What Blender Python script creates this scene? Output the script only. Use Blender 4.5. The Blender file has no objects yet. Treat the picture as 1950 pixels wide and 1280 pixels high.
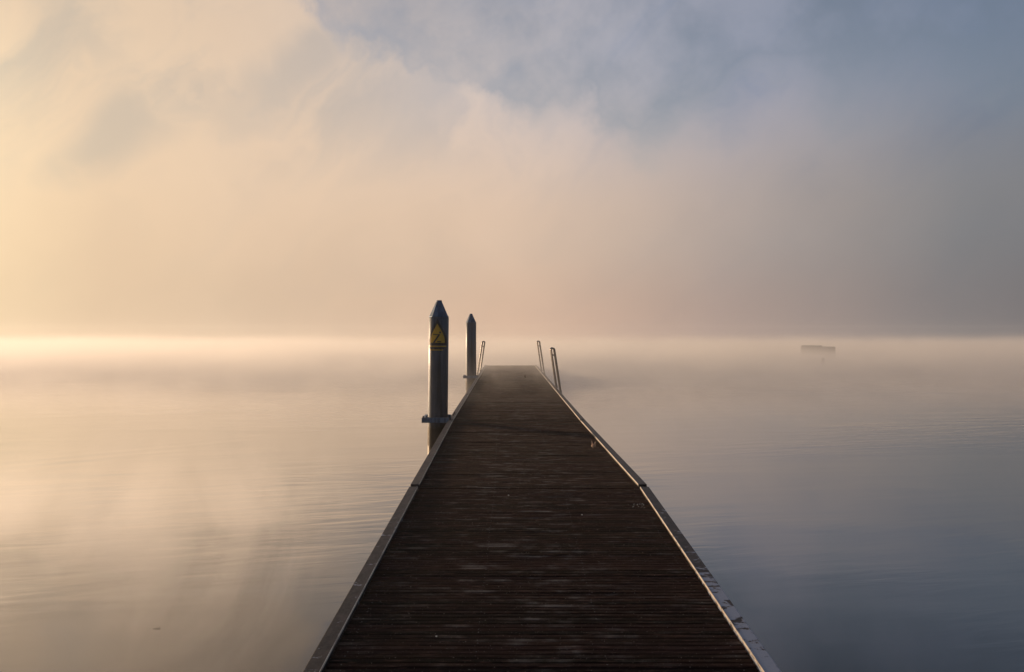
import bpy, bmesh, math, random
from mathutils import Vector, Matrix
R = math.radians
random.seed(7)
sc = bpy.context.scene
C = sc.collection

# ------------------------------------------------------------------ camera
CAM_Z, F = 2.10, 1450.0 / 1950.0
cam = bpy.data.cameras.new('camera'); cam.sensor_width = 36.0; cam.lens = 36.0 * F
cam.clip_start = 0.05; cam.clip_end = 5000.0
co = bpy.data.objects.new('camera', cam); C.objects.link(co)
co.location = (0, 0, CAM_Z); co.rotation_euler = (R(90) - math.atan(10 / 1450), 0, 0)
sc.camera = co

# ------------------------------------------------------------------ sun, sky, exposure
SUN_AZ, SUN_EL = R(-51), R(5.5)
SD = Vector((math.sin(SUN_AZ) * math.cos(SUN_EL), math.cos(SUN_AZ) * math.cos(SUN_EL), math.sin(SUN_EL)))
sl = bpy.data.lights.new('sun', 'SUN'); sl.energy = 4.7; sl.angle = R(4); sl.color = (1.0, 0.70, 0.44)
so = bpy.data.objects.new('sun', sl); C.objects.link(so)
so.rotation_euler = SD.to_track_quat('Z', 'Y').to_euler(); so.location = (-30, 30, 20)
sc.view_settings.view_transform = 'Standard'; sc.view_settings.look = 'None'
sc.view_settings.exposure = 0.0; sc.view_settings.gamma = 1.0
sc.cycles.use_denoising = True
sc.cycles.max_bounces = 8; sc.cycles.volume_bounces = 1; sc.cycles.sample_clamp_indirect = 4.0
sc.cycles.volume_max_steps = 256
sc.cycles.caustics_reflective = False; sc.cycles.caustics_refractive = False


class NT:
    """small helper to write node graphs as expressions"""
    def __init__(s, tree): s.t = tree; s.n = tree.nodes; s.l = tree.links; s.n.clear()
    def node(s, typ, **kw):
        n = s.n.new(typ)
        for k, v in kw.items(): setattr(n, k, v)
        return n
    def put(s, sock, v):
        if isinstance(v, bpy.types.NodeSocket): s.l.new(v, sock)
        elif v is not None: sock.default_value = v
    def m(s, op, a, b=None, c=None, clamp=False):
        n = s.node('ShaderNodeMath', operation=op, use_clamp=clamp)
        for i, v in enumerate((a, b, c)):
            if v is not None: s.put(n.inputs[i], v)
        return n.outputs[0]
    def vm(s, op, a, b=None, out=0, scale=None):
        n = s.node('ShaderNodeVectorMath', operation=op)
        s.put(n.inputs[0], a)
        if b is not None: s.put(n.inputs[1], b)
        if scale is not None: s.put(n.inputs['Scale'], scale)
        return n.outputs[out]
    def smooth(s, v, a, b, lo=0.0, hi=1.0, kind='SMOOTHSTEP'):
        n = s.node('ShaderNodeMapRange', interpolation_type=kind)
        for i, x in enumerate((v, a, b, lo, hi)): s.put(n.inputs[i], x)
        return n.outputs[0]
    def noise(s, vec, scale, detail=4.0, rough=0.5, dist=0.0, color=False):
        n = s.node('ShaderNodeTexNoise'); s.put(n.inputs['Vector'], vec)
        for k, v in (('Scale', scale), ('Detail', detail), ('Roughness', rough), ('Distortion', dist)):
            s.put(n.inputs[k], v)
        return n.outputs['Color' if color else 'Fac']
    def mix(s, f, a, b, typ='MIX'):
        n = s.node('ShaderNodeMix', data_type='RGBA', blend_type=typ)
        s.put(n.inputs[0], f); s.put(n.inputs[6], a); s.put(n.inputs[7], b)
        return n.outputs[2]
    def ramp(s, f, stops):
        n = s.node('ShaderNodeValToRGB'); e = n.color_ramp.elements
        for i, (p, c) in enumerate(stops):
            el = e[i] if i < 2 else e.new(p)
            el.position = p
        for el, (p, c) in zip(sorted(e, key=lambda q: q.position), stops):
            el.color = (*c, 1)
        s.put(n.inputs[0], f); return n.outputs[0]
    def sep(s, v):
        n = s.node('ShaderNodeSeparateXYZ'); s.put(n.inputs[0], v); return n.outputs
    def comb(s, x, y, z):
        n = s.node('ShaderNodeCombineXYZ')
        for i, v in enumerate((x, y, z)): s.put(n.inputs[i], v)
        return n.outputs[0]


w = bpy.data.worlds.new('World'); sc.world = w; w.use_nodes = True
g = NT(w.node_tree)
d = g.vm('NORMALIZE', g.node('ShaderNodeTexCoord').outputs['Generated'])
dx, dy, dz = g.sep(d)
el = g.m('ARCSINE', dz); az = g.m('ARCTAN2', dx, dy)
sang = g.m('ARCCOSINE', g.m('MINIMUM', g.vm('DOT_PRODUCT', d, tuple(SD), out=1), 0.99999))
sd_deg = g.m('MULTIPLY', sang, 180 / math.pi)
# billows: slow and fine noise that bends the edge of the fog bank
n1 = g.m('SUBTRACT', g.noise(d, 5.0, 5.0, 0.55, 0.4), 0.5)
n2 = g.m('SUBTRACT', g.noise(g.vm('ADD', d, (3.1, 1.7, 9.2)), 14.0, 6.0, 0.58), 0.5)
n3 = g.m('SUBTRACT', g.noise(g.vm('ADD', d, (7.7, 2.2, 4.1)), 3.2, 3.0, 0.5), 0.5)
elw = g.m('ADD', el, g.m('ADD', g.m('MULTIPLY', n1, 0.12), g.m('MULTIPLY', n2, 0.11)))
azw = g.m('ADD', az, g.m('ADD', g.m('MULTIPLY', n3, 0.16), g.m('MULTIPLY', n2, 0.10)))
# top edge of the fog bank (degrees of elevation) against azimuth
EDGE = [(-60, 30), (-34, 30), (-20, 27), (-16, 23.3), (-12.6, 20.6), (-7.7, 19.2), (-3, 18.9), (1, 16.2), (4.9, 17.6),
        (8.8, 15.0), (12.6, 16.0), (16.3, 18.0), (18.9, 20.0), (23.3, 18.0), (29.6, 18.5), (34, 17.5), (60, 12)]
fc = g.node('ShaderNodeFloatCurve'); cv = fc.mapping.curves[0]
for i, (a, e) in enumerate(EDGE):
    p = ((a + 60) / 120, e / 40)
    if i == 0: cv.points[0].location = p
    elif i == len(EDGE) - 1: cv.points[-1].location = p
    else: cv.points.new(*p)
fc.mapping.update()
g.put(fc.inputs['Value'], g.smooth(g.m('ADD', az, g.m('MULTIPLY', n2, 0.08)), R(-60), R(60), 0, 1, 'LINEAR'))
edge = g.m('MULTIPLY', fc.outputs[0], R(40))
soft = g.smooth(az, R(-8), R(32), R(2.7), R(10))
M = g.smooth(g.m('SUBTRACT', edge, elw), g.m('MULTIPLY', soft, -0.55), g.m('MULTIPLY', soft, 0.75))
thin = None
# thin greyer places inside the bank: (azimuth, elevation, half sizes, tilt, amount) in degrees
for (ha, he, ra, re, rot, amp) in [(-27.0, 12.0, 6.0, 2.6, 38, .55), (-30.5, 18.5, 2.6, 4.5, 40, .42), (-19.0, 15.5, 4.5, 2.2, 30, .34),
                                   (-15.5, 18.2, 6.0, 2.4, 28, .55), (-31.5, 22.0, 2.5, 1.6, -30, .35), (-33.0, 15.0, 1.3, 3.0, 0, .30)]:
    a_ = g.m('SUBTRACT', azw, R(ha)); e_ = g.m('SUBTRACT', elw, R(he))
    c, s = math.cos(R(rot)), math.sin(R(rot))
    p = g.m('DIVIDE', g.m('ADD', g.m('MULTIPLY', a_, c), g.m('MULTIPLY', e_, s)), R(ra))
    q = g.m('DIVIDE', g.m('SUBTRACT', g.m('MULTIPLY', e_, c), g.m('MULTIPLY', a_, s)), R(re))
    rr = g.m('SQRT', g.m('ADD', g.m('MULTIPLY', p, p), g.m('MULTIPLY', q, q)))
    v = g.smooth(rr, 1.2, 0.2, 0, amp)
    thin = v if thin is None else g.m('MAXIMUM', thin, v)
veil = g.smooth(g.m('ADD', n1, g.m('MULTIPLY', n2, 0.8)), -0.24, 0.26, 0.22, 0.66)
M = g.m('MAXIMUM', M, veil)
# light of the bank: sunlight scattered forward, so it falls off with the angle from the sun
fog = g.ramp(g.m('DIVIDE', sd_deg, 180.0), [
    (0.0, (1.25, .99, .70)), (17 / 180, (.965, .745, .495)), (23 / 180, (.85, .645, .45)), (33 / 180, (.775, .59, .435)), (51 / 180, (.70, .535, .42)),
    (66 / 180, (.44, .375, .352)), (81 / 180, (.23, .235, .255)), (106 / 180, (.085, .10, .13)), (1.0, (.025, .033, .048))])
lift = g.m('ADD', g.m('MULTIPLY', g.m('ADD', g.smooth(el, R(0), R(11), 0.90, 1.03), g.smooth(el, R(3.2), R(0), 0, .03)), g.smooth(el, R(12), R(24), 1, .94)), g.m('ADD', g.m('MULTIPLY', n1, 0.10), g.m('MULTIPLY', n2, 0.05)))
fog = g.vm('SCALE', fog, scale=lift)
# wisps: long soft streaks rising to the right, stronger higher up, thinner and greyer between them
ca, sa = math.cos(R(38)), math.sin(R(38))
w_u = g.m('ADD', g.m('MULTIPLY', azw, ca), g.m('MULTIPLY', elw, sa)); w_v = g.m('SUBTRACT', g.m('MULTIPLY', elw, ca), g.m('MULTIPLY', azw, sa))
wis = g.noise(g.comb(g.m('MULTIPLY', w_u, 5.0), g.m('MULTIPLY', w_v, 11.0), 1.3), 1.0, 6.0, 0.55, 0.5)
wis = g.m('MULTIPLY', g.smooth(wis, .40, .74), g.smooth(el, R(8), R(17), .10, .62))
fog = g.mix(g.m('MAXIMUM', thin, wis), fog, g.vm('MULTIPLY', fog, (.62, .735, .89)))
up = g.m('MULTIPLY', g.smooth(el, R(8), R(21)), g.smooth(sd_deg, 30, 62))          # skylight takes over from sunlight higher up
fog = g.mix(up, fog, (.88, 1.05, 1.35, 1), 'MULTIPLY')
fog = g.mix(g.smooth(el, R(19), R(5)), fog, (1.01, .975, .925, 1), 'MULTIPLY')           # dense low fog is warmer
low = g.m('MULTIPLY', g.smooth(el, R(7), R(0)), g.smooth(sd_deg, 30, 62))
fog = g.mix(low, fog, (1.06, .97, .93, 1), 'MULTIPLY')
sky = g.node('ShaderNodeTexSky', sky_type='NISHITA', sun_disc=False, sun_elevation=SUN_EL, sun_rotation=SUN_AZ)
sky.air_density = 1.0; sky.dust_density = 1.6; sky.ozone_density = 1.0
b1 = g.node('ShaderNodeBackground'); g.put(b1.inputs[0], g.vm('MULTIPLY', sky.outputs[0], (1.06, .97, 1.07))); b1.inputs[1].default_value = 0.15
b2 = g.node('ShaderNodeBackground'); g.put(b2.inputs[0], fog); b2.inputs[1].default_value = 1.0
mx = g.node('ShaderNodeMixShader'); g.put(mx.inputs[0], M)
g.l.new(b1.outputs[0], mx.inputs[1]); g.l.new(b2.outputs[0], mx.inputs[2])
wo = g.node('ShaderNodeOutputWorld'); g.l.new(mx.outputs[0], wo.inputs[0])


# ------------------------------------------------------------------ mesh and object helpers
class MB:
    def __init__(s): s.v = []; s.f = []; s.tone = []; s.mi = []; s.sm = []
    def add(s, vs, fs, tone=0.5, mi=0, smooth=False):
        b = len(s.v); s.v += [tuple(v) for v in vs]
        for f in fs: s.f.append([b + i for i in f]); s.tone.append(tone); s.mi.append(mi); s.sm.append(smooth)
        return s
    def hexa(s, c, **k):      # 8 corners: bottom ring then top ring
        return s.add(c, [(3, 2, 1, 0), (4, 5, 6, 7), (0, 1, 5, 4), (1, 2, 6, 5), (2, 3, 7, 6), (3, 0, 4, 7)], **k)
    def box(s, x0, x1, y0, y1, z0, z1, M=None, **k):
        c = [Vector(p) for p in ((x0, y0, z0), (x1, y0, z0), (x1, y1, z0), (x0, y1, z0), (x0, y0, z1), (x1, y0, z1), (x1, y1, z1), (x0, y1, z1))]
        return s.hexa([M @ p for p in c] if M else c, **k)
    def tube(s, pts, r, n=10, cap=True, **k):
        pts = [Vector(p) for p in pts]; vs = []; N = len(pts)
        rs = r if isinstance(r, (list, tuple)) else [r] * N
        up = None
        for i, p in enumerate(pts):
            t = (pts[min(i + 1, N - 1)] - pts[max(i - 1, 0)]).normalized()
            if up is None: up = t.orthogonal().normalized()
            a = (up - t * up.dot(t)).normalized(); b = t.cross(a); up = a
            vs += [p + (a * math.cos(2 * math.pi * j / n) + b * math.sin(2 * math.pi * j / n)) * rs[i] for j in range(n)]
        fs = [(i * n + j, i * n + (j + 1) % n, (i + 1) * n + (j + 1) % n, (i + 1) * n + j) for i in range(N - 1) for j in range(n)]
        s.add(vs, fs, smooth=True, **k)
        if cap:
            s.add(vs[:n], [tuple(reversed(range(n)))], **k); s.add(vs[-n:], [tuple(range(n))], **k)
        return s
    def lathe(s, prof, n=32, o=(0, 0, 0), smooth=True, **k):    # prof: (r, z) going up
        o = Vector(o)
        vs = [o + Vector((r * math.cos(2 * math.pi * (j + .5) / n), r * math.sin(2 * math.pi * (j + .5) / n), z)) for r, z in prof for j in range(n)]
        fs = [(i * n + j, i * n + (j + 1) % n, (i + 1) * n + (j + 1) % n, (i + 1) * n + j) for i in range(len(prof) - 1) for j in range(n)]
        s.add(vs, fs, smooth=smooth, **k)
        s.add(vs[:n], [tuple(reversed(range(n)))], **k); s.add(vs[-n:], [tuple(range(n))], **k)
        return s
    def build(s, name, mats, parent=None, bevel=0.0, seg=2):
        me = bpy.data.meshes.new(name); me.from_pydata(s.v, [], s.f)
        for m_ in (mats if isinstance(mats, (list, tuple)) else [mats]): me.materials.append(m_)
        at = me.attributes.new('tone', 'FLOAT', 'FACE'); at.data.foreach_set('value', s.tone)
        me.polygons.foreach_set('material_index', s.mi); me.polygons.foreach_set('use_smooth', s.sm); me.update()
        o = bpy.data.objects.new(name, me); C.objects.link(o)
        if parent: o.parent = parent
        if bevel:
            b = o.modifiers.new('bevel', 'BEVEL'); b.width = bevel; b.segments = seg; b.limit_method = 'ANGLE'; b.angle_limit = R(40)
        return o


def tag(o, label=None, cat=None, group=None, kind=None):
    for k, v in (('label', label), ('category', cat), ('group', group), ('kind', kind)):
        if v: o[k] = v
    return o


def thing(name, label, cat, loc=(0, 0, 0), rot=(0, 0, 0), group=None):
    o = bpy.data.objects.new(name, None); C.objects.link(o); o.location = loc; o.rotation_euler = rot
    o.empty_display_size = 0.2
    return tag(o, label, cat, group)


def mat(name, fn):
    m_ = bpy.data.materials.new(name); m_.use_nodes = True
    q = NT(m_.node_tree); b = q.node('ShaderNodeBsdfPrincipled'); o = q.node('ShaderNodeOutputMaterial')
    q.l.new(b.outputs[0], o.inputs['Surface']); fn(q, b); return m_


def bump(q, b, h, dist, strength=1.0):
    n = q.node('ShaderNodeBump'); n.inputs['Strength'].default_value = strength; n.inputs['Distance'].default_value = dist
    q.put(n.inputs['Height'], h); q.put(b.inputs['Normal'], n.outputs[0])


def pos(q): return q.node('ShaderNodeNewGeometry').outputs['Position']
def attr(q, name='tone'): return q.node('ShaderNodeAttribute', attribute_name=name).outputs['Fac']
def stretch(q, v, s): return q.vm('MULTIPLY', v, s)


# ------------------------------------------------------------------ materials
def m_deck(q, b):
    p = pos(q); t = attr(q)
    own = q.m('MULTIPLY', t, 37.0)                   # every rib has its own run of grain and wear
    po = q.vm('ADD', p, q.comb(q.m('MULTIPLY', own, 1.7), 0.0, own))
    grain = q.noise(stretch(q, po, (7.0, 75, 75)), 1.0, 6, .65)
    blot = q.noise(stretch(q, po, (1.6, 2.6, .3)), 1.0, 5, .6)
    worn = q.smooth(q.noise(stretch(q, po, (2.6, 2.6, .35)), 1.0, 5, .65), .50, .70)
    col = q.mix(t, (.0016, .0013, .0016, 1), (.0245, .0095, .0088, 1))
    col = q.mix(q.smooth(blot, .45, .7, 0, .6), col, (.030, .0115, .0075, 1))
    col = q.mix(q.smooth(grain, .54, .76, 0, .9), col, (.13, .068, .052, 1))
    fleck = q.smooth(q.noise(p, 95.0, 2, .5), .675, .74)
    col = q.mix(q.m('MULTIPLY', fleck, .55), col, (.34, .30, .26, 1))
    q.put(b.inputs['Base Color'], col)
    q.put(b.inputs['Roughness'], q.m('SUBTRACT', q.smooth(grain, .3, .7, .92, .74), q.m('MULTIPLY', worn, .32)))
    mid = q.smooth(q.m('ABSOLUTE', q.m('SUBTRACT', q.sep(p)[0], .1)), .75, .2, .25, 1)
    q.put(b.inputs['Specular IOR Level'], q.m('ADD', .025, q.m('MULTIPLY', q.m('MULTIPLY', worn, mid), .34)))
    b.inputs['Sheen Weight'].default_value = .06; b.inputs['Sheen Roughness'].default_value = .16; b.inputs['Sheen Tint'].default_value = (1, .8, .68, 1)
    bump(q, b, q.m('ADD', grain, q.m('MULTIPLY', q.noise(p, 300, 2), .4)), .006)


def m_rail(q, b):
    p = pos(q); x, y, z = q.sep(p)
    n = q.noise(stretch(q, p, (14, 9, 14)), 1.0, 6, .62)
    f = q.noise(stretch(q, p, (6, 12, 6)), 1.0, 5, .6, .5)
    fine = q.noise(p, 90, 4, .6)
    col = q.mix(q.smooth(n, .35, .7), (.020, .017, .018, 1), (.060, .046, .042, 1))
    # frost: thick towards the near end of the right kerb, scraps elsewhere
    near = q.m('MULTIPLY', q.smooth(y, 6.6, 4.0, 0, .21), q.smooth(x, .5, 1.0))
    scr = q.smooth(y, 12.0, 5.0, .0, .085)
    th = q.m('SUBTRACT', .705, q.m('ADD', near, scr))
    fr = q.smooth(q.m('ADD', f, q.m('MULTIPLY', q.m('SUBTRACT', fine, .5), .25)), th, q.m('ADD', th, .035))
    col = q.mix(q.m('MULTIPLY', fr, .9), col, (.30, .33, .40, 1))
    q.put(b.inputs['Base Color'], col)
    q.put(b.inputs['Roughness'], q.smooth(fine, .3, .7, .48, .68))
    b.inputs['Specular IOR Level'].default_value = .22
    bump(q, b, q.m('ADD', q.m('MULTIPLY', fine, .4), fr), .003)


def m_trim(q, b):
    p = pos(q); n = q.noise(stretch(q, p, (40, 6, 40)), 1.0, 5, .6)
    q.put(b.inputs['Base Color'], q.mix(q.smooth(q.noise(stretch(q, p, (60, 14, 60)), 1.0, 6, .7), .52, .66), q.mix(q.smooth(n, .4, .7), (.72, .66, .58, 1), (.36, .30, .26, 1)), (.10, .08, .07, 1)))
    b.inputs['Metallic'].default_value = .35; q.put(b.inputs['Roughness'], q.smooth(n, .3, .7, .35, .6))


def m_steel(base, wet):
    def fn(q, b):
        p = q.node('ShaderNodeTexCoord').outputs['Object']; z = q.sep(pos(q))[2]
        st = q.noise(stretch(q, p, (16, 16, .9)), 1.0, 5, .6); sp = q.noise(p, 22, 4, .6)
        col = q.mix(q.smooth(st, .35, .7), base, tuple(c * .5 for c in base[:3]) + (1,))
        rust = q.m('MULTIPLY', q.smooth(sp, .56, .75, 0, .5), q.smooth(z, 2.2, .3, .25, 1))
        col = q.mix(rust, col, (.13, .085, .05, 1))
        if wet: col = q.mix(q.smooth(q.m('ADD', z, q.m('MULTIPLY', sp, .15)), .52, .36, 0, .85), col, (.06, .042, .02, 1))
        q.put(b.inputs['Base Color'], col); b.inputs['Metallic'].default_value = .6
        q.put(b.inputs['Roughness'], q.smooth(st, .3, .7, .40, .60)); bump(q, b, sp, .0025)
    return fn


def plain(col, rough=.6, metal=0.0, vary=.35, scale=30):
    def fn(q, b):
        p = q.node('ShaderNodeTexCoord').outputs['Object']; n = q.noise(p, scale, 5, .6)
        q.put(b.inputs['Base Color'], q.mix(q.smooth(n, .3, .72), (*col, 1), tuple(c * (1 - vary) for c in col) + (1,)))
        b.inputs['Metallic'].default_value = metal; q.put(b.inputs['Roughness'], q.smooth(n, .3, .7, rough * .85, min(1, rough * 1.15)))
    return fn


def m_water(q, b):
    p = pos(q); x, y, z = q.sep(p)
    def rot(a, sx, sy):
        c, s = math.cos(a), math.sin(a)
        u = q.m('ADD', q.m('MULTIPLY', x, c), q.m('MULTIPLY', y, s)); v = q.m('SUBTRACT', q.m('MULTIPLY', y, c), q.m('MULTIPLY', x, s))
        return q.comb(q.m('MULTIPLY', u, sx), q.m('MULTIPLY', v, sy), 0.0)
    patch = q.smooth(q.noise(q.comb(q.m('MULTIPLY', x, .10), q.m('MULTIPLY', y, .16), 3.0), 1.0, 3, .5), .43, .62)
    swell = q.noise(rot(R(8), .22, 1.1), 1.0, 3, .5, .3)
    rip = q.noise(rot(R(14), .9, 4.6), 1.0, 3, .55, .4)
    wv = q.node('ShaderNodeTexWave', wave_type='BANDS', bands_direction='Y', wave_profile='SIN')
    q.put(wv.inputs['Vector'], rot(R(38), 1, 1)); wv.inputs['Scale'].default_value = .55
    wv.inputs['Distortion'].default_value = 2.2; wv.inputs['Detail'].default_value = 2; wv.inputs['Detail Scale'].default_value = .5
    p2 = q.m('MULTIPLY', q.smooth(q.noise(rot(R(55), .05, .22), 1.0, 2, .5), .52, .68), q.smooth(x, -2.0, -4.0))
    h = q.m('ADD', q.m('MULTIPLY', q.m('MULTIPLY', swell, q.m('ADD', .35, patch)), .010), q.m('MULTIPLY', q.m('MULTIPLY', rip, patch), .0105))
    h = q.m('ADD', h, q.m('MULTIPLY', q.m('MULTIPLY', wv.outputs['Fac'], p2), .0022))
    bump(q, b, h, 1.0)
    b.inputs['Base Color'].default_value = (.012, .012, .012, 1)
    b.inputs['Roughness'].default_value = .5; b.inputs['Specular IOR Level'].default_value = 0
    lw = q.node('ShaderNodeLayerWeight'); lw.inputs['Blend'].default_value = .5
    gl = q.node('ShaderNodeBsdfGlossy'); gl.inputs['Color'].default_value = (1, .99, .98, 1); gl.inputs['Roughness'].default_value = .03
    nrm = b.inputs['Normal'].links[0].from_socket
    q.put(lw.inputs['Normal'], nrm); q.put(gl.inputs['Normal'], nrm)
    k = q.m('ADD', .02, q.m('MULTIPLY', q.m('POWER', q.smooth(lw.outputs['Facing'], .45, 1.0, 0, 1, 'LINEAR'), 1.45), .97), clamp=True)
    ms = q.node('ShaderNodeMixShader'); q.put(ms.inputs[0], k)
    q.l.new(b.outputs[0], ms.inputs[1]); q.l.new(gl.outputs[0], ms.inputs[2])
    out = [n for n in q.n if n.type == 'OUTPUT_MATERIAL'][0]; q.l.new(ms.outputs[0], out.inputs['Surface'])


MAT = {k: mat(k, f) for k, f in dict(
    wet_decking=m_deck, kerb_board=m_rail, bright_trim=m_trim,
    galvanised_pile=m_steel((.085, .095, .115, 1), True), pile_cap=m_steel((.065, .115, .19, 1), False),
    guide_steel=m_steel((.14, .20, .28, 1), False), ladder_steel=plain((.24, .21, .19), .30, .85, .3),
    bolt_steel=plain((.12, .11, .11), .5, .6), float_plastic=plain((.03, .03, .032), .6),
    channel_steel=plain((.16, .15, .15), .55, .5), sign_black=plain((.010, .010, .011), .5),
    sign_yellow=plain((.72, .41, .02), .5, 0, .2, 20), leaf=plain((.80, .55, .36), .7, 0, .5, 60),
    dark_leaf=plain((.09, .045, .028), .7, 0, .5, 60), pebble=plain((.62, .60, .56), .7), bark=plain((.07, .05, .035), .8),
    raft_board=plain((.26, .235, .215), .8, 0, .4, 4), buoy_paint=plain((.05, .035, .03), .5), water=m_water).items()}

# ------------------------------------------------------------------ the water
WR = 136.0
wb = MB(); N = 48
ring = [(0, 0, 0)] + [(math.cos(2 * math.pi * i / N) * WR, math.sin(2 * math.pi * i / N) * WR, 0) for i in range(N)]
wb.add(ring, [(0, 1 + i, 1 + (i + 1) % N) for i in range(N)])
tag(wb.build('water', MAT['water']), 'calm misty lake reflecting the pale fog around the jetty', 'lake', kind='structure')

# ------------------------------------------------------------------ the jetty
DZ, LIP, KW = .45, .030, .093
# joints: y, inner left x, inner right x, deck height
J = [(2.25, -1.005, 1.300, .235), (7.97, -.978, 1.332, .45), (13.83, -1.068, 1.240, .45), (19.42, -1.103, 1.196, .45),
     (25.01, -1.137, 1.152, .45), (30.60, -1.170, 1.109, .45), (36.15, -1.203, 1.066, .45)]
jetty = thing('jetty', 'long narrow floating jetty of dark ribbed boards running out into the fog', 'jetty', (0, 0, 0))


def section(a, b_, k):
    (y0, l0, r0, z0), (y1, l1, r1, z1) = a, b_
    L = y1 - y0
    def P(u, v, h, side=None, off=0.0):
        t = v / L
        xl, xr = l0 + (l1 - l0) * t, r0 + (r1 - r0) * t
        x = xl + (xr - xl) * u
        return Vector((x + off, y0 + v, z0 + (z1 - z0) * t + h))
    # ribbed decking boards
    m = MB(); pitch = .148; n = int((L - .03) / pitch); pitch = (L - .03) / n
    prof = [(0, -.03), (0, -.003), (.003, 0), (.034, 0), (.037, -.012), (.049, -.012), (.052, 0), (.086, 0), (.089, -.012),
            (.101, -.012), (.104, 0), (.135, 0), (.138, -.003), (.138, -.03)]
    SEG = 10
    for i in range(n):
        v0 = .015 + i * pitch + random.uniform(-.0015, .0015); tone = min(1, max(0, random.gauss(.40, .30)))
        dz = random.gauss(0, .0020); tilt = random.gauss(0, .018); wob = [random.gauss(0, .0014) for _ in range(SEG + 1)]
        ribt = [random.gauss(0, .3) for _ in range(3)]
        vs = []
        for j in range(SEG + 1):
            u = .001 + .998 * j / SEG
            for (pv, ph) in prof:
                vs.append(P(u, v0 + pv, ph + dz + tilt * (pv - .07) + (wob[j] if ph > -.02 else 0)))
        K = len(prof)
        for q in range(K - 1):
            m.add([vs[j * K + a_] for j in range(SEG + 1) for a_ in (q, q + 1)], [(j * 2, j * 2 + 2, j * 2 + 3, j * 2 + 1) for j in range(SEG)],
                  tone=min(1, max(0, tone + ribt[0 if q < 5 else 1 if q < 9 else 2])))
        for e in (0, SEG): m.add(vs[e * K:(e + 1) * K], [tuple(range(K))], tone=tone)
        for u in (.035, .345, .655, .965):               # screw heads
            for pv in (.020, .120):
                c = P(u + random.uniform(-.002, .002), v0 + pv, dz + tilt * (pv - .07) + .0005)
                m.add([c + Vector((math.cos(a_) * .0045, math.sin(a_) * .0045, 0)) for a_ in [q * math.pi / 3 for q in range(6)]] + [c + Vector((0, 0, .0012))],
                      [(q, (q + 1) % 6, 6) for q in range(6)], mi=1)
    m.build('decking', [MAT['wet_decking'], MAT['channel_steel']], jetty)
    gap = .055
    for s in (0, 1):
        sg = -1 if s == 0 else 1
        g0 = gap if k else 0; g1 = gap if k < len(J) - 2 else 0
        kb = MB(); tr = MB(); ch = MB(); NS = 24
        for i in range(1):
            a0, a1 = g0, L - g1
            ins = .004 * sg
            c = []
            for h in (-.02, LIP):
                ring_ = [P(s, a0, h, off=ins), P(s, a0, h, off=sg * KW), P(s, a1, h, off=sg * KW), P(s, a1, h, off=ins)]
                c += ring_ if s == 1 else [ring_[1], ring_[0], ring_[3], ring_[2]]
            kb.hexa(c)
            c = []
            for h in (LIP - .014, LIP + .002):
                ring_ = [P(s, a0 + .004, h, off=ins - sg * .0035), P(s, a0 + .004, h, off=ins - sg * .0001), P(s, a1 - .004, h, off=ins - sg * .0001), P(s, a1 - .004, h, off=ins - sg * .0035)]
                c += ring_ if s == 1 else [ring_[1], ring_[0], ring_[3], ring_[2]]
            tr.hexa(c)
            c = []
            for h in (-.21, -.023):
                ring_ = [P(s, 0.01, h, off=sg * .01), P(s, 0.01, h, off=sg * (KW - .01)), P(s, L - .01, h, off=sg * (KW - .01)), P(s, L - .01, h, off=sg * .01)]
                c += ring_ if s == 1 else [ring_[1], ring_[0], ring_[3], ring_[2]]
            ch.hexa(c)
        o = kb.build('kerb', MAT['kerb_board'], jetty, bevel=.006)
        tr.build('kerb_trim', MAT['bright_trim'], o)
        ch.build('side_channel', MAT['channel_steel'], jetty, bevel=.004)
    for f0, f1 in ((.4, L * .45), (L * .55, L - .4)):
        fl = MB(); c = []
        for h in (-.62, -.212):
            c += [P(.03, f0, h), P(.97, f0, h), P(.97, f1, h), P(.03, f1, h)]
        fl.hexa(c); fl.build('float', MAT['float_plastic'], jetty, bevel=.05, seg=3)


for k in range(len(J) - 1): section(J[k], J[k + 1], k)
eb = MB().box(J[-1][1] - KW, J[-1][2] + KW, 36.155, 36.20, .24, .452)
eb.build('end_board', MAT['kerb_board'], jetty, bevel=.005)

# steel guides that hold the jetty to its piles
PILES = [(-1.366, 14.0, R(.65), 2.66), (-1.443, 26.8, 0.0, 2.70)]
for (px, py, ln, top) in PILES:
    xo = px + .205                                   # outer side of the kerb
    gd = MB(); x0, x1, ya, yb = px - .265, xo + .02, py - .25, py + .25
    gd.box(x0, x1, ya - .045, ya, .44, .530)
    fr = gd.build('pile_guide', MAT['guide_steel'], jetty, bevel=.006)
    bb = MB().box(x0, x1, yb, yb + .045, .44, .530)
    bb.build('back_bar', MAT['guide_steel'], fr, bevel=.006)
    MB().box(x0 + .002, x0 + .052, ya + .002, yb - .002, .442, .528).build('side_bar', MAT['guide_steel'], fr, bevel=.006)
    for q, (bx, by) in enumerate(((x0 + .03, ya - .02), (xo + .04, ya + .10), (xo + .04, yb + .25), (xo + .04, yb + .6))):
        z = .531 if q == 0 else .481
        MB().lathe([(.022, z), (.022, z + .006), (.013, z + .0062), (.013, z + .03), (.010, z + .034)], 8, (bx, by, 0), smooth=False).build('bolt', MAT['bolt_steel'], fr)

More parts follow.
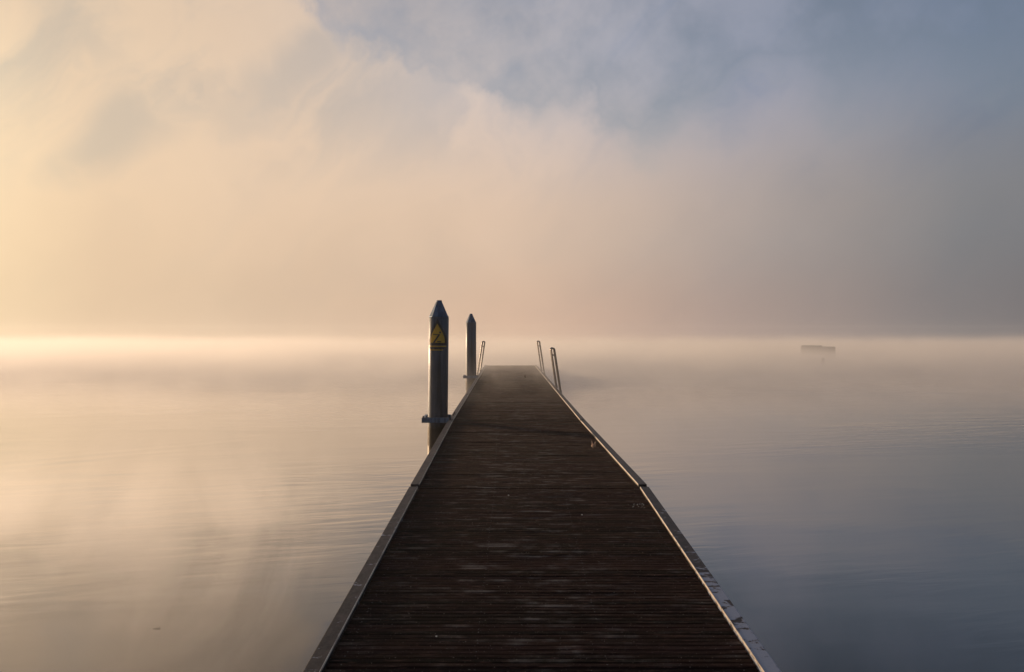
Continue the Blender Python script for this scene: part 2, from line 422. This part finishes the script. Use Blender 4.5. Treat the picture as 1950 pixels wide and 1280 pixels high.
# ------------------------------------------------------------------ the mooring piles
PR = .183
for i, (px, py, ln, top) in enumerate(PILES):
    t = thing('mooring_pile', ['round galvanised pile with a warning sign, nearest the camera on the left of the jetty',
                               'plain round pile without a sign, farther out on the left of the jetty'][i], 'pile',
              (px, py, .45), (0, ln, 0), 'piles along the left side of the jetty')
    zt = top - .45; zb = zt - .315
    MB().lathe([(PR, -3.2), (PR, .02), (PR, .06), (PR, zb * .5), (PR, zb - .004), (PR - .004, zb)], 48).build('shaft', MAT['galvanised_pile'], t)
    MB().lathe([(PR - .006, zb + .001), (PR + .002, zb + .003), (PR + .002, zb + .022), (PR - .010, zb + .030), (.056, zt - .028), (.052, zt)], 10, smooth=False).build('cap', MAT['pile_cap'], t, bevel=.004)

# ------------------------------------------------------------------ the warning sign round the nearer pile
px, py, ln, top = PILES[0]
sign = thing('warning_sign', 'yellow and black drop shaped warning sign wrapped round the nearer pile', 'sign', (px, py, .45), (0, ln, 0))
RS = PR + .004
def cyl(s_, t_, off): a_ = s_ / RS - R(2); return Vector(((RS + off) * math.sin(a_), -(RS + off) * math.cos(a_), t_))
PX = 14.0 / 1450
def zpx(y): return CAM_Z - (y - 630) * PX - .45
def arc(wpx): return RS * math.asin(max(-.97, min(.97, wpx * PX / RS)))
def sheet(rows, off, name, m_, n=14, parent=sign):
    """rows: (photo height, left, right) of a sheet bent round the pile, with a real thickness"""
    b = MB(); th = .0012; vs = []
    for (yy, a_, c_) in rows:
        for o_ in (off, off - th):
            for j in range(n + 1): vs.append(cyl(arc(a_) + (arc(c_) - arc(a_)) * j / n, zpx(yy), o_))
    K = 2 * (n + 1); fs = []
    for r in range(len(rows) - 1):
        for j in range(n):
            fs.append((r * K + j, (r + 1) * K + j, (r + 1) * K + j + 1, r * K + j + 1))
            q = n + 1; fs.append((r * K + q + j, r * K + q + j + 1, (r + 1) * K + q + j + 1, (r + 1) * K + q + j))
        for j in (0, n): fs.append((r * K + j, r * K + j + n + 1, (r + 1) * K + j + n + 1, (r + 1) * K + j))
    for r in (0, len(rows) - 1):
        for j in range(n): fs.append((r * K + j, r * K + j + 1, r * K + j + n + 2, r * K + j + n + 1))
    b.add(vs, fs, smooth=False); return b.build(name, m_, parent)
def curve_rows(pts, n=18):
    out = []
    for i in range(n + 1):
        y = pts[0][0] + (pts[-1][0] - pts[0][0]) * i / n
        for (a, b) in zip(pts, pts[1:]):
            if a[0] <= y <= b[0] + 1e-6:
                f = (y - a[0]) / (b[0] - a[0]); w_ = a[1] + (b[1] - a[1]) * f; out.append((y, -w_, w_)); break
    return out
sheet(curve_rows([(608, .4), (616, 4.2), (625, 9.2), (634, 13.6), (640, 15.6), (646, 16.6), (652, 17.0), (657, 16.8)]), .0015, 'border', MAT['sign_black'])
sheet(curve_rows([(617, .3), (621, 2.4), (627, 5.8), (634, 9.4), (640, 11.8), (646, 13.2), (652.6, 13.9)]), .0032, 'face', MAT['sign_yellow'])
sheet([(658.2, -16.6, 16.4), (660.2, -16.4, 15.4)], .0015, 'stripe', MAT['sign_yellow'])
sheet([(661.0, -16.2, 14.8), (664.5, -15.6, 11.5)], .0015, 'band', MAT['sign_black'])
sheet([(665.3, -15.4, 11.0), (667.0, -15.0, 9.5)], .0015, 'stripe', MAT['sign_yellow'])
pic = MB()
def stroke(pts, w_, off=.0048):
    for (a, b) in zip(pts, pts[1:]):
        d_ = Vector((b[0] - a[0], b[1] - a[1])); nn = Vector((-d_.y, d_.x)).normalized() * w_ / 2; S = 4
        vs = []
        for j in range(S + 1):
            x, y = a[0] + d_.x * j / S, a[1] + d_.y * j / S
            for o_ in (off, off - .0012):
                for sg in (1, -1): vs.append(cyl(arc(x + nn.x * sg), zpx(y + nn.y * sg), o_))
        fs = [(j * 4, j * 4 + 4, j * 4 + 5, j * 4 + 1) for j in range(S)] + [(j * 4, j * 4 + 2, j * 4 + 6, j * 4 + 4) for j in range(S)] + [(j * 4 + 1, j * 4 + 5, j * 4 + 7, j * 4 + 3) for j in range(S)]
        pic.add(vs, fs)
stroke([(4.0, 636.5), (-7.0, 653)], 2.9)           # the leaning figure
stroke([(5.6, 631.8), (4.4, 634.6)], 3.0)          # head
stroke([(-8.0, 637.0), (-1.0, 637.4), (3.4, 637.6)], 1.7)
stroke([(-.5, 650.6), (7.0, 650.4)], 1.8)
pic.build('pictogram', MAT['sign_black'], sign)

# ------------------------------------------------------------------ swimming ladders
def ladder(x, y, side, hgt, label):
    t = thing('swim_ladder', label, 'ladder', (x, y, DZ), (0, 0, 0), 'swimming ladders at the outer end of the jetty')
    k = math.tan(R(8.7)); r = .048
    for dy in (-.25, .25):
        pts = []
        zi = hgt - r
        pts.append((0.012, .0)); pts.append((-.006, .10)); pts.append((.012 - k * zi, zi))
        cx = .012 - k * zi + r
        for q in range(1, 8):
            a_ = math.pi - math.pi * q / 8
            pts.append((cx + r * math.cos(a_), zi + r * math.sin(a_)))
        pts.append((cx + r, zi)); pts.append((cx + r + k * (zi + .95), -.95))
        o = MB().tube([(side * a, dy, b) for a, b in pts], .0205, 12).build('handrail', MAT['ladder_steel'], t)
        zc = hgt - .20
        MB().tube([(side * (.012 - k * zc + .012), dy, zc), (side * (.012 - k * zc + 2 * r - .006), dy, zc)], .011, 8).build('brace', MAT['ladder_steel'], o)
        pl = MB().box(-.045, .085, dy - .035, dy + .035, .046, .054, Matrix.Scale(side, 4, (1, 0, 0)))
        pl.box(.003, .011, dy - .035, dy + .035, -.10, .046, Matrix.Scale(side, 4, (1, 0, 0)))
        pl.build('bracket', MAT['ladder_steel'], t)
    for zc in (-.08, -.36, -.64, -.90):
        xx = .012 + 2 * r - k * zc
        MB().box(xx - .035, xx + .035, -.235, .235, zc - .012, zc + .012, Matrix.Scale(side, 4, (1, 0, 0))).build('tread', MAT['ladder_steel'], t, bevel=.004)


ladder(1.279, 22.0, 1, 1.15, 'nearest swimming ladder with tall looped rails, on the right edge of the jetty')
ladder(1.196, 31.0, 1, 1.23, 'paler swimming ladder on the right edge, close to the far end of the jetty')
ladder(-1.268, 30.7, -1, 1.22, 'swimming ladder on the left edge of the jetty, just behind the plain pile')

# ------------------------------------------------------------------ small things lying on the boards and the water
def leaf(name, label, loc, size, m_, curl, rz):
    b = MB(); n = 10; vs = []
    for i in range(n + 1):
        u = i / n; w_ = math.sin(math.pi * min(1, u * 1.05)) ** .8 * .36 * (1 - .3 * u)
        for j, s_ in enumerate((-1, -.5, 0, .5, 1)):
            vs.append(((u - .5) * size, s_ * w_ * size, (curl * (u - .5) ** 2 * 2.2 + abs(s_) ** 1.5 * .30 * (1 + .5 * math.sin(9 * u + j))) * size + .003))
    fs = [(i * 5 + j, i * 5 + j + 1, i * 5 + j + 6, i * 5 + j + 5) for i in range(n) for j in range(4)]
    b.add(vs, fs, smooth=True)
    b.tube([(-.5 * size, 0, curl * .55 * size + .003), (-.75 * size, .03 * size, curl * .75 * size + .01), (-.95 * size, .12 * size, .3 * size)], [.0018, .0016, .0014], 6)
    o = b.build(name, m_); o.location = loc; o.rotation_euler = (0, 0, rz)
    sd = o.modifiers.new('thickness', 'SOLIDIFY'); sd.thickness = .0012
    return tag(o, label, 'leaf')


leaf('dry_leaf', 'small pale curled leaf catching the light near the right kerb', (1.135, 10.65, DZ + .004), .085, MAT['leaf'], 1.5, R(115))
leaf('dry_leaf', 'dark curled leaf near the far end of the boards', (.46, 26.6, DZ + .004), .13, MAT['dark_leaf'], 1.0, R(70))
for (x, y, s_, lab) in ((.64, 6.95, .0075, 'tiny white pebble on the boards right of the middle'), (-.44, 4.42, .006, 'tiny white pebble on the nearest boards to the left'),
                        (-.035, 7.65, .008, 'tiny flat pale pebble in the middle of the boards')):
    pz = DZ if y > 7.97 else .235 + (y - 2.25) * (.215 / 5.72)
    b = MB(); b.lathe([(s_ * .3, 0), (s_ * .8, s_ * .25), (s_, s_ * .55), (s_ * .75, s_ * .95), (s_ * .25, s_ * 1.15)], 9)
    o = b.build('pebble', MAT['pebble']); o.location = (x, y, pz + .002); o.rotation_euler = (.1, .1, x * 3)
    tag(o, lab, 'pebble', 'pale pebbles on the boards')
b = MB()
for i in range(26):
    x, y = 1.27 - abs(random.gauss(0, .075)), 7.30 + random.gauss(0, .06); s_ = random.uniform(.0015, .004)
    pz = .235 + (y - 2.25) * (.215 / 5.72) + .001
    M_ = Matrix.Translation((min(x, 1.31), y, pz)) @ Matrix.Rotation(random.uniform(0, 3), 4, 'Z') @ Matrix.Rotation(random.uniform(-.5, .5), 4, 'X')
    b.box(-s_, s_, -s_ * .7, s_ * .7, 0, s_ * .8, M_)
tag(b.build('shell_crumbs', MAT['pebble']), 'scatter of pale shell crumbs beside the right kerb', 'crumbs', kind='stuff')
tw = MB().tube([(-.032, 0, .001), (-.01, .004, .004), (.012, .002, .003), (.030, -.006, .001)], [.001, .002, .002, .001], 7)
tw.tube([(.004, .003, .005), (.016, .016, .010)], [.002, .001], 6)
o = tw.build('twig', MAT['bark']); o.location = (-2.5, 5.35, 0); tag(o, 'short dark twig floating on the water at lower left', 'twig')

# ------------------------------------------------------------------ raft and buoy out in the fog
raft = thing('swim_raft', 'low boxy raft, a faint grey block half lost in the fog', 'raft', (25.1, 62.5, 0), (0, 0, R(-20)))
raft.scale = (1.2, 1, 1.12)
b = MB()
for i in range(5): b.box(-1.05, 1.05, -1.1, -1.065, .10 + i * .115, .205 + i * .115)
for i in range(5): b.box(-1.05, 1.05, 1.065, 1.1, .10 + i * .115, .205 + i * .115)
for i in range(5):
    b.box(-1.07, -1.052, -1.1, 1.1, .10 + i * .115, .205 + i * .115); b.box(1.052, 1.07, -1.1, 1.1, .10 + i * .115, .205 + i * .115)
b.build('skirt', MAT['raft_board'], raft)
b = MB()
for i in range(15): b.box(-1.07, 1.07, -1.1 + i * .147, -1.1 + i * .147 + .138, .676, .705)
b.build('platform', MAT['raft_board'], raft)
b = MB().box(-1.04, .25, -.9, .2, .707, .80); b.build('bench', MAT['raft_board'], raft, bevel=.01)
for x in (-.8, .8):
    MB().tube([(x, -1.0, .05), (x, 1.0, .05)], .29, 18).build('float', MAT['float_plastic'], raft)
bu = thing('mooring_buoy', 'small dark can buoy standing in the water in front of the raft', 'buoy', (20.4, 50.0, 0), (R(4), R(5), 0))
MB().lathe([(.06, -.25), (.10, -.2), (.105, .05), (.105, .24), (.09, .28), (.03, .295)], 18).build('body', MAT['buoy_paint'], bu)
MB().lathe([(.016, .29), (.016, .32), (.028, .322), (.028, .342), (.016, .348)], 10).build('ring_post', MAT['buoy_paint'], bu)

# ------------------------------------------------------------------ the air
def volume(name, dens, aniso, col):
    m_ = bpy.data.materials.new(name); m_.use_nodes = True; q = NT(m_.node_tree)
    v = q.node('ShaderNodeVolumePrincipled'); o = q.node('ShaderNodeOutputMaterial')
    v.inputs['Color'].default_value = (*col, 1); v.inputs['Density'].default_value = dens; v.inputs['Anisotropy'].default_value = aniso
    q.l.new(v.outputs[0], o.inputs['Volume']); return m_


HR = WR + 8
hz = MB().box(-HR, HR, -HR, HR, -4.3, 3.0).build('haze', volume('haze', .0010, .4, (.97, .96, .95)))
tag(hz, 'pale even fog lying over the whole lake', 'fog', kind='stuff')

# low mist drifting on the water: thickest far out, thinning upwards, thin wisps nearer on the sunny side
mm = bpy.data.materials.new('mist'); mm.use_nodes = True; q = NT(mm.node_tree)
p = pos(q); x, y, z = q.sep(p)
left = q.m('MULTIPLY', q.m('MULTIPLY', q.smooth(x, -1.2, -2.6), q.smooth(y, .8, 3.0)), q.smooth(y, 4.5, 10.5, 3.0, .035))
far = q.m('MULTIPLY', q.smooth(y, 17, 38), q.smooth(y, 92, 40))
right = q.smooth(y, 12, 26, 0, .20)
cover = q.m('MULTIPLY', q.m('MAXIMUM', q.m('MAXIMUM', left, far), right), q.smooth(q.m('ABSOLUTE', x), 130, 100))
wisp = q.noise(stretch(q, p, (.17, .12, .30)), 1.0, 4, .6, .6)
wisp = q.smooth(wisp, .34, .66, .30, 1.75)
wsp2 = q.smooth(q.noise(stretch(q, q.vm('ADD', p, (2, 5, 9)), (.75, .28, .5)), 1.0, 4, .6, .8), .42, .62, .15, 2.1)
wisp = q.m('ADD', wisp, q.m('MULTIPLY', q.m('SUBTRACT', wsp2, wisp), q.smooth(y, 40, 12)))
high = q.noise(q.vm('ADD', stretch(q, p, (.09, .07, .05)), (4, 8, 2)), 1.0, 2, .5)
fall = q.m('POWER', q.smooth(z, q.smooth(high, .3, .7, 2.0, 2.75), 0.0, 0, 1, 'LINEAR'), 3.3)
dens = q.m('MULTIPLY', q.m('MULTIPLY', cover, fall), q.m('MULTIPLY', wisp, .25))
v = q.node('ShaderNodeVolumePrincipled'); v.inputs['Color'].default_value = (.99, .965, .94, 1); v.inputs['Anisotropy'].default_value = .36
q.put(v.inputs['Density'], dens)
o = q.node('ShaderNodeOutputMaterial'); q.l.new(v.outputs[0], o.inputs['Volume'])
mm.cycles.volume_step_rate = 0.15
tag(MB().box(-130, 130, .5, 131, .006, 2.78).build('mist', mm), 'low bright mist drifting in wisps over the water beyond the jetty', 'mist', kind='stuff')
